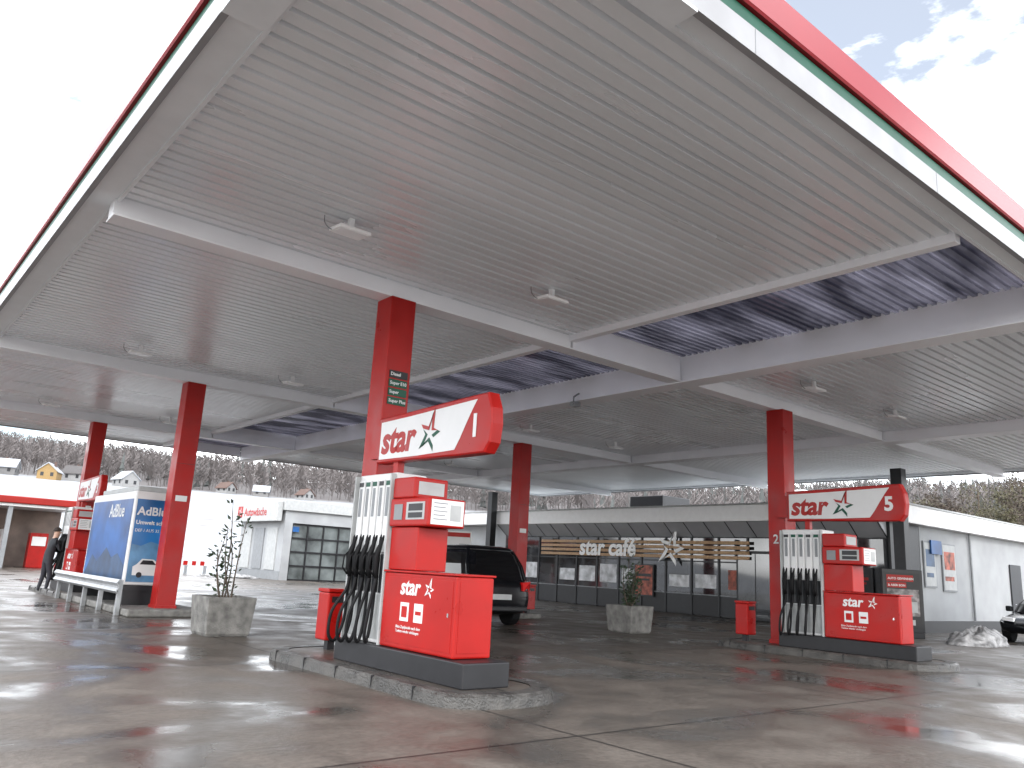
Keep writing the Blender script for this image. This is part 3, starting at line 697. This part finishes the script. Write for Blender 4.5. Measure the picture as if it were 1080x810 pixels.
# ---------------------------------------------------------------- cars
def make_car(o,yaw,lab,sed=False):
    e=thing("parked_car",(0,0,0),lab,"car")
    W=0.92; H=1.80 if not sed else 1.42
    def sec(y,zb,zm,zt,w,wt):
        return [(-w*0.8,y,zb),(-w*0.97,y,zb+0.08),(-w,y,zb+0.3),(-w,y,zm),(-wt,y,zt),(-wt*0.8,y,zt+0.02),(0,y,zt+0.04),(wt*0.8,y,zt+0.02),(wt,y,zt),(w,y,zm),(w,y,zb+0.3),(w*0.97,y,zb+0.08),(w*0.8,y,zb)]
    belt=1.10 if not sed else 0.88
    mb=MB()
    R=[sec(0.0,0.42,0.62,0.78,W*0.80,W*0.74),sec(0.06,0.32,0.72,belt-0.05,W*0.90,W*0.84),sec(0.3,0.25,0.8,belt,W*0.98,W*0.92),sec(1.0,0.22,0.82,belt,W,W*0.95),sec(2.4,0.22,0.8,belt-0.02,W,W*0.95),sec(3.1,0.22,0.76,belt-0.06,W,W*0.93),sec(3.8,0.24,0.7,belt-0.13,W*0.98,W*0.85),sec(4.25,0.26,0.62,belt-0.25,W*0.92,W*0.75),sec(4.48,0.32,0.55,belt-0.42,W*0.78,W*0.62)]
    mb.loft(R); b=mb.obj("body",CARB,e,smooth=True); b.modifiers.new("s","SUBSURF").levels=2; b.modifiers["s"].render_levels=2
    y0r=0.50 if not sed else 1.0
    def gring(t,z):
        w=W*(0.91-0.21*t**1.4)
        ya=0.12+(y0r-0.12)*t; yb=3.3-0.85*t
        c=0.26
        pts=[(-w+c*0.8,ya),(w-c*0.8,ya),(w-c*0.2,ya+c*0.4),(w,ya+c*1.2),(w*1.0,1.6),(w,yb-c*1.5),(w-c,yb),(-w+c,yb),(-w,yb-c*1.5),(-w,1.6),(-w,ya+c*1.2),(-w+c*0.2,ya+c*0.4)]
        return [(a,b_,z) for a,b_ in pts]
    mb=MB(); mb.loft([gring(0,belt-0.04),gring(0.35,belt+(H-belt)*0.4),gring(0.75,belt+(H-belt)*0.78),gring(0.92,H-0.09)]); mb.obj("window",CGLASS,e,smooth=False)
    def scal(rg,s,z): 
        cy=sum(p[1] for p in rg)/len(rg); return [(p[0]*s,cy+(p[1]-cy)*s,z) for p in rg]
    g0=gring(0.90,H-0.10)
    mb=MB(); mb.loft([scal(g0,1.015,H-0.11),scal(g0,1.0,H-0.05),scal(g0,0.93,H-0.01),scal(g0,0.75,H+0.02),scal(g0,0.4,H+0.035)]); mb.obj("roof",CARB,e,smooth=True)
    A0=gring(0,belt-0.03); A1=gring(0.35,belt+(H-belt)*0.4); A2=gring(0.92,H-0.09)
    for i in (2,4,5,6,7,8,9,11):
        s_=0.004*(1 if A0[i][0]>0 else -1)
        mb=MB(); mb.tube([Vector(q[i])+Vector((s_,0,0)) for q in (A0,A1,A2)],0.045 if i in (2,11) else 0.028,6); mb.obj("pillar",CARB,e)
    for s in (-1,1):
        mb=MB(); mb.loft([[(s*W*0.62,-0.05,0.82),(s*W*0.92,0.02,0.82),(s*W*1.005,0.2,0.86),(s*W*1.0,0.24,1.04),(s*W*0.90,0.04,1.04),(s*W*0.62,0.0,1.02)],[(s*W*0.60,0.1,0.84),(s*W*0.8,0.12,0.84),(s*W*0.9,0.25,0.86),(s*W*0.9,0.27,1.04),(s*W*0.8,0.16,1.03),(s*W*0.60,0.12,1.02)]]); mb.obj("tail_light",TAILR,e)
        mb=MB(); mb.loft([[(s*W*0.45,4.42,0.60),(s*W*0.78,4.30,0.62),(s*W*0.8,4.28,0.72),(s*W*0.45,4.38,0.70)],[(s*W*0.45,4.3,0.60),(s*W*0.72,4.15,0.62),(s*W*0.72,4.13,0.72),(s*W*0.45,4.2,0.70)]]); mb.obj("headlight",LAMPG,e)
        for yy in (0.85,3.55):
            mb=MB(); mb.tube([(s*(W-0.22),yy,0.34),(s*(W-0.20),yy,0.34),(s*(W-0.01),yy,0.34),(s*(W+0.015),yy,0.34)],[0.30,0.34,0.34,0.30],24); mb.obj("tyre",RUBBER,e)
            mb=MB(); mb.tube([(s*(W-0.01),yy,0.34),(s*(W+0.025),yy,0.34)],[0.2,0.19],16); mb.obj("rim",STEEL,e)
        mb=MB(); mb.box(W+0.02 if s>0 else -W-0.20,(W+0.20) if s>0 else -W-0.02,2.75,2.88,belt-0.02,belt+0.14); mb.obj("side_mirror",CARB,e,bevel=0.03)
    mb=MB(); mb.box(-0.27,0.27,-0.03,-0.005,0.62,0.74); mb.obj("number_plate",LGREY,e)
    mb=MB(); mb.box(-W*0.80,W*0.80,-0.02,0.1,0.36,0.48); mb.obj("bumper",BLACK,e,bevel=0.03)
    e.rotation_euler=(0,0,yaw); e.location=o
    return e
make_car((12.0,14.6,0),math.radians(-6),"black estate car parked between the pump islands")
make_car((30.85,8.6,0),math.radians(90),"black saloon car parked beside the shop end wall",True)

def pile(o,rx,ry,h,seed,lab):
    mb=MB(); rings=[]
    for i in range(13):
        t=i/12; r=math.cos(t*math.pi/2); ring_=[]
        for k in range(40):
            a=2*math.pi*k/40; q=1+0.28*noise.noise(Vector((math.cos(a)*1.6+seed,math.sin(a)*1.6,t*3)))+0.12*noise.noise(Vector((math.cos(a)*6+seed,math.sin(a)*6,t*8)))
            ring_.append((o[0]+rx*r*q*math.cos(a),o[1]+ry*r*q*math.sin(a),h*math.sin(t*math.pi/2)*(1+0.5*noise.noise(Vector((math.cos(a)*3+seed,math.sin(a)*3,t*2)))+0.25*noise.noise(Vector((math.cos(a)*9+seed,math.sin(a)*9,t*7))))+0.001))
        rings.append(ring_)
    mb.loft(rings); ob=mb.obj("snow_pile",SNOWD,origin=o,smooth=True); tag(ob,lab,"snow pile")
pile((23.9,9.0,0),1.15,0.6,0.40,2,"dirty heap of shovelled snow on the wet forecourt")
pile((27.5,45.0,0),2.2,0.7,0.35,6,"low snow heap beside the car wash")
pile((18.0,46.5,0),1.8,0.6,0.2,9,"thin snow patch beside the car wash")
mb=MB(); pts=[]
for k in range(50):
    a=k*0.33; pts.append((22.9+0.35*math.cos(a)*(1+0.02*k)+0.012*k,7.0+0.3*math.sin(a)-0.006*k,0.025+0.008*(k//19)))
mb.tube(pts,0.02,6); ob=mb.obj("air_hose",RUBBER,origin=(22.9,7.0,0),smooth=True); tag(ob,"black rubber hose coiled on the wet ground","hose")

# ---------------------------------------------------------------- houses
def house(o,yaw,w,d,h,wm,rm,lab,grp="houses on the snowy hillside"):
    e=thing("house",(0,0,0),lab,"house",grp)
    mb=MB(); mb.box(-w/2,w/2,-d/2,d/2,-2,h); mb.prism([(-w/2,-d/2,h+0.001),(w/2,-d/2,h+0.001),(0,-d/2,h+w*0.42)],(0,d,0)); mb.obj("wall",wm,e)
    mb=MB()
    for s in (-1,1):
        mb.prism([(0,-d/2-0.3,h+w*0.42+0.25),(s*(w/2+0.4),-d/2-0.3,h-0.15),(s*(w/2+0.4),-d/2-0.3,h-0.35),(0,-d/2-0.3,h+w*0.42)],(0,d+0.6,0))
    r=mb.obj("roof",rm,e)
    BX("chimney",TILE,r,(0,0,0),w*0.15,w*0.15+0.5,0,0.5,h,h+w*0.42+0.6)
    for xx in (-w/4,w/4): BX("window",DARK,e,(0,0,0),xx-0.35,xx+0.35,-d/2-0.04,-d/2-0.005,0.6,1.5)
    for yy in (-d/4,d/4): BX("window",DARK,e,(0,0,0),-w/2-0.04,-w/2-0.005,yy-0.35,yy+0.35,0.6,1.5)
    e.location=(o[0],o[1],hgt(o[0],o[1])); e.rotation_euler=(0,0,yaw)
DROOF=mat("dark_house_roof",(0.07,0.065,0.065),0.8,var=0.3)
GRYW=mat("grey_plaster",(0.17,0.167,0.165),0.8,var=0.1); WHW=mat("white_plaster",(0.24,0.24,0.24),0.8,var=0.1)
HS=[((24,224),0.3,WHW,SNOW,"white house with snow covered gable roof"),((30,230),1.2,GRYW,SNOW,"grey house with snow covered roof"),((38,220),-0.4,YEL,SNOW,"yellow house with snow covered gable roof"),((45,226),0.9,WHW,DROOF,"white house with dark tiled roof"),((54,215),0.2,WHW,SNOW,"white house with snow covered gable roof"),
((84,228),0.4,WHW,TILE,"white house with red brown tiled roof"),((92,222),1.1,GRYW,SNOW,"grey house with snow covered roof"),((103,217),0.2,WHW,TILE,"white house with red brown tiled roof"),((122,205),0.3,WHW,SNOW,"white house with snow covered gable roof"),((15,228),0.9,WHW,DROOF,"white house with dark tiled roof")]
for p,yw,wm,rm,lab in HS:
    sc=0.8 if p[0]>60 else 1.0
    house(p,yw,4.2*sc,5.2*sc,1.9*sc,wm,rm,lab)

# ---------------------------------------------------------------- far woods (one mass)
mb=MB(); rnd=random.Random(11)
def fartree(x,y,h,con):
    z=hgt(x,y)-0.5
    if con:
        for k in range(4):
            zb=z+h*(0.12+0.2*k); r=h*0.15*(1-k*0.2); zt=zb+h*0.36; n=6; a0=rnd.uniform(0,1)
            c=[(x+r*rnd.uniform(.7,1.1)*math.cos(a0+6.283*j/n),y+r*rnd.uniform(.7,1.1)*math.sin(a0+6.283*j/n),zb+rnd.uniform(-.3,.3)) for j in range(n)]
            for j in range(n): mb.poly([c[j],c[(j+1)%n],(x,y,zt)],1)
        return
    for a in (0.3,1.9):
        dx,dy=math.cos(a)*0.10,math.sin(a)*0.10; mb.poly([(x-dx,y-dy,z),(x+dx,y+dy,z),(x,y,z+h)],0)
    for k in range(28):
        t=rnd.uniform(0.2,0.9); a=rnd.uniform(0,6.283); l=h*rnd.uniform(0.12,0.28)*(1.15-t*0.7); zb=z+h*t
        ex=x+math.cos(a)*l; ey=y+math.sin(a)*l; ez=zb+l*rnd.uniform(0.6,1.4)
        w=rnd.uniform(0.06,0.22); dx,dy=-math.sin(a)*w,math.cos(a)*w
        mb.poly([(x,y,zb),(ex-dx,ey-dy,ez-w),(ex+dx*0.5,ey+dy*0.5,ez+w)],0)
cnt=0
while cnt<3300:
    az=rnd.uniform(0.7,1.60); r=rnd.uniform(244,450); x=r*math.cos(az); y=r*math.sin(az)
    fartree(x,y,rnd.uniform(7,11),rnd.random()<0.03); cnt+=1
cnt=0
while cnt<2600:
    az=rnd.uniform(0.0,0.78); r=rnd.uniform(150,400); fartree(r*math.cos(az),r*math.sin(az),rnd.uniform(7,11),rnd.random()<0.12); cnt+=1
w=mb.obj("woodland",[WOODF,CONI],recalc=False); w["kind"]="stuff"; tag(w,"distant bare brown winter woodland on the snowy hill","woodland")

def make_tree(o,h,seed,lab,leaf):
    rnd=random.Random(seed); x,y=o; z=hgt(x,y)-0.1
    e=thing("tree",(x,y,z),lab,"tree","trees behind the shop"); org=(x,y,z)
    tr=MB(); lf=MB()
    tr.tube(spline([(x,y,z),(x+rnd.uniform(-.3,.3),y,z+h*0.5),(x+rnd.uniform(-.5,.5),y,z+h*0.95)],4),[0.24*(1-i/9.5)+0.02 for i in range(9)],7)
    for k in range(30):
        t=rnd.uniform(0.2,0.92); a=rnd.uniform(0,6.283); l=h*0.30*(1.1-t*0.75)*rnd.uniform(.6,1.1)
        b0=Vector((x,y,z+h*t)); b1=b0+Vector((math.cos(a)*l,math.sin(a)*l,l*rnd.uniform(0.3,1.0)))
        tr.tube([b0,b0.lerp(b1,0.5)+Vector((0,0,-0.1)),b1],[0.06,0.04,0.012],4)
        for j in range(8):
            c=b0.lerp(b1,rnd.uniform(0.3,1.1)); q=c+Vector([rnd.uniform(-1,1)*0.6 for _ in range(3)])
            tr.tube([c,q],[0.015,0.006],3)
            for i in range(16):
                p=q+Vector([rnd.gauss(0,0.35) for _ in range(3)]); s=rnd.uniform(0.1,0.24)
                d1=Vector([rnd.uniform(-1,1) for _ in range(3)]).normalized()*s; d2=Vector([rnd.uniform(-1,1) for _ in range(3)]).normalized()*s
                lf.poly([p,p+d1,p+d2])
    tr.obj("trunk",BARK,e,org,recalc=False); lf.obj("crown",leaf,e,org,recalc=False)
for k,(tx,ty,th) in enumerate([(66,20,9),(72,24,10),(78,22,10),(70,29,9),(84,27,12),(76,33,9),(62,25,8),(90,33,11),(80,38,10),(72,16,10)]):
    make_tree((tx,ty),th,20+k,"winter tree with sparse olive leaves" if k%2 else "bare winter tree with thin brown twigs",LEAFO if k%2 else TWIG)

# ---------------------------------------------------------------- person
def make_person(o,yaw):
    e=thing("person",(0,0,0),"person in dark jacket and trousers standing at a dispenser","person")
    V=[];E=[];R=[]
    def add(p,r,par=None):
        V.append(p); R.append(r)
        if par is not None: E.append((par,len(V)-1))
        return len(V)-1
    pel=add((0,0,0.95),0.16); sp=add((0,0.03,1.15),0.15,pel); ch=add((0,0.07,1.35),0.17,sp); nk=add((0,0.11,1.50),0.065,ch); hd=add((0,0.14,1.62),0.095,nk); hd2=add((0,0.14,1.70),0.085,hd)
    for s in (-1,1):
        hp=add((s*0.10,0,0.88),0.10,pel); kn=add((s*0.12,0.04+0.04*s,0.48),0.065,hp); an=add((s*0.13,-0.02+0.05*s,0.09),0.045,kn); add((s*0.14,0.15+0.05*s,0.04),0.04,an)
        sh=add((s*0.19,0.08,1.40),0.065,ch); 
        el=add((s*0.25,0.18,1.17),0.048,sh); wr=add((s*0.20,0.40,1.15+0.05*s),0.03,el); pm=add((s*0.19,0.48,1.16+0.05*s),0.032,wr)
        for f in range(4):
            a=add((s*(0.165+0.017*f),0.53,1.165+0.05*s),0.009,pm); add((s*(0.165+0.017*f),0.555,1.14+0.05*s),0.008,a)
        a=add((s*0.155,0.48,1.19+0.05*s),0.010,pm); add((s*0.145,0.51,1.2+0.05*s),0.008,a)
    me=bpy.data.meshes.new("body"); me.from_pydata(V,E,[]); ob=bpy.data.objects.new("body_src",me); COL.objects.link(ob)
    md=ob.modifiers.new("sk","SKIN"); sv=me.skin_vertices[0].data
    for i,r in enumerate(R): sv[i].radius=(r,r*(0.75 if i in (0,1,2) else 1))
    sv[0].use_root=True
    ob.modifiers.new("ss","SUBSURF").levels=2
    dg=bpy.context.evaluated_depsgraph_get(); m2=bpy.data.meshes.new_from_object(ob.evaluated_get(dg)); bpy.data.objects.remove(ob)
    for m in (SKIN,CLOTH,TROUS,BLACK): m2.materials.append(m)
    for p in m2.polygons:
        c=p.center; p.use_smooth=True
        if c.z>1.5 or (c.y>0.40 and c.z>1.0): p.material_index=0
        elif c.z>0.85: p.material_index=1
        elif c.z>0.1: p.material_index=2
        else: p.material_index=3
    b=bpy.data.objects.new("body",m2); COL.objects.link(b); b.parent=e
    mb=MB(); rings=[]
    for i in range(6):
        t=i/5*math.pi*0.5; rings.append([(0.102*math.cos(t)*math.cos(a*0.5236),0.125+0.115*math.cos(t)*math.sin(a*0.5236),1.68+0.115*math.sin(t)) for a in range(12)])
    mb.loft(rings); mb.obj("hair",HAIR,e,smooth=True)
    mb=MB(); mb.tube([(0,0.225,1.66),(0,0.255,1.635)],[0.012,0.016],6); mb.obj("nose",SKIN,e)
    e.location=o; e.rotation_euler=(0,0,yaw)
make_person((4.75,25.6,0),math.radians(-80))

# ---------------------------------------------------------------- world, sun, camera
wd=bpy.data.worlds.new("World"); S.world=wd; wd.use_nodes=True
nt=wd.node_tree; N=nt.nodes; L=nt.links; bg=N["Background"]
sun_el=math.radians(32); 
sdir=Vector((-0.35,-0.75,0)).normalized()
sk=N.new("ShaderNodeTexSky"); sk.sky_type='NISHITA'; sk.sun_disc=False; sk.sun_elevation=sun_el
sk.sun_rotation=math.atan2(sdir.x,sdir.y)
tc=N.new("ShaderNodeTexCoord"); mp=N.new("ShaderNodeMapping"); mp.inputs["Scale"].default_value=(1,1,2.2)
nz=N.new("ShaderNodeTexNoise"); nz.inputs["Scale"].default_value=2.3; nz.inputs["Detail"].default_value=8; nz.inputs["Roughness"].default_value=0.58
L.new(tc.outputs["Generated"],mp.inputs["Vector"]); L.new(mp.outputs["Vector"],nz.inputs["Vector"])
rp=N.new("ShaderNodeValToRGB"); rp.color_ramp.elements[0].position=0.42; rp.color_ramp.elements[1].position=0.66
rp.color_ramp.elements[0].color=(0.06,0.06,0.06,1); rp.color_ramp.elements[1].color=(1,1,1,1)
L.new(nz.outputs["Fac"],rp.inputs["Fac"])
mx=N.new("ShaderNodeMix"); mx.data_type='RGBA'
L.new(rp.outputs["Color"],mx.inputs["Factor"]); L.new(sk.outputs["Color"],mx.inputs["A"]); mx.inputs["B"].default_value=(58,58.8,60,1)
L.new(mx.outputs["Result"],bg.inputs["Color"]); bg.inputs["Strength"].default_value=0.15
sl=bpy.data.lights.new("sun","SUN"); sl.energy=1.5; sl.angle=math.radians(14); sl.color=(1,0.97,0.93)
so=bpy.data.objects.new("sun",sl); COL.objects.link(so)
d=-(sdir*math.cos(sun_el)+Vector((0,0,math.sin(sun_el))))
so.rotation_euler=d.to_track_quat('-Z','Y').to_euler()
cam=bpy.data.cameras.new("camera"); cam.lens=28.13; cam.sensor_width=36; cam.clip_end=6000; cam.clip_start=0.05
co=bpy.data.objects.new("camera",cam); COL.objects.link(co); S.camera=co
Rv=Vector((0.7643,-0.6426,0.0524)).normalized(); Bk=Vector((-0.6179,-0.7533,-0.2257)); Bk=(Bk-Rv*Bk.dot(Rv)).normalized(); Up=Bk.cross(Rv)
M=Matrix(((Rv.x,Up.x,Bk.x,0),(Rv.y,Up.y,Bk.y,0),(Rv.z,Up.z,Bk.z,1.3),(0,0,0,1)))
co.matrix_world=M
S.view_settings.view_transform='Standard'; S.view_settings.look='None'; S.view_settings.exposure=0
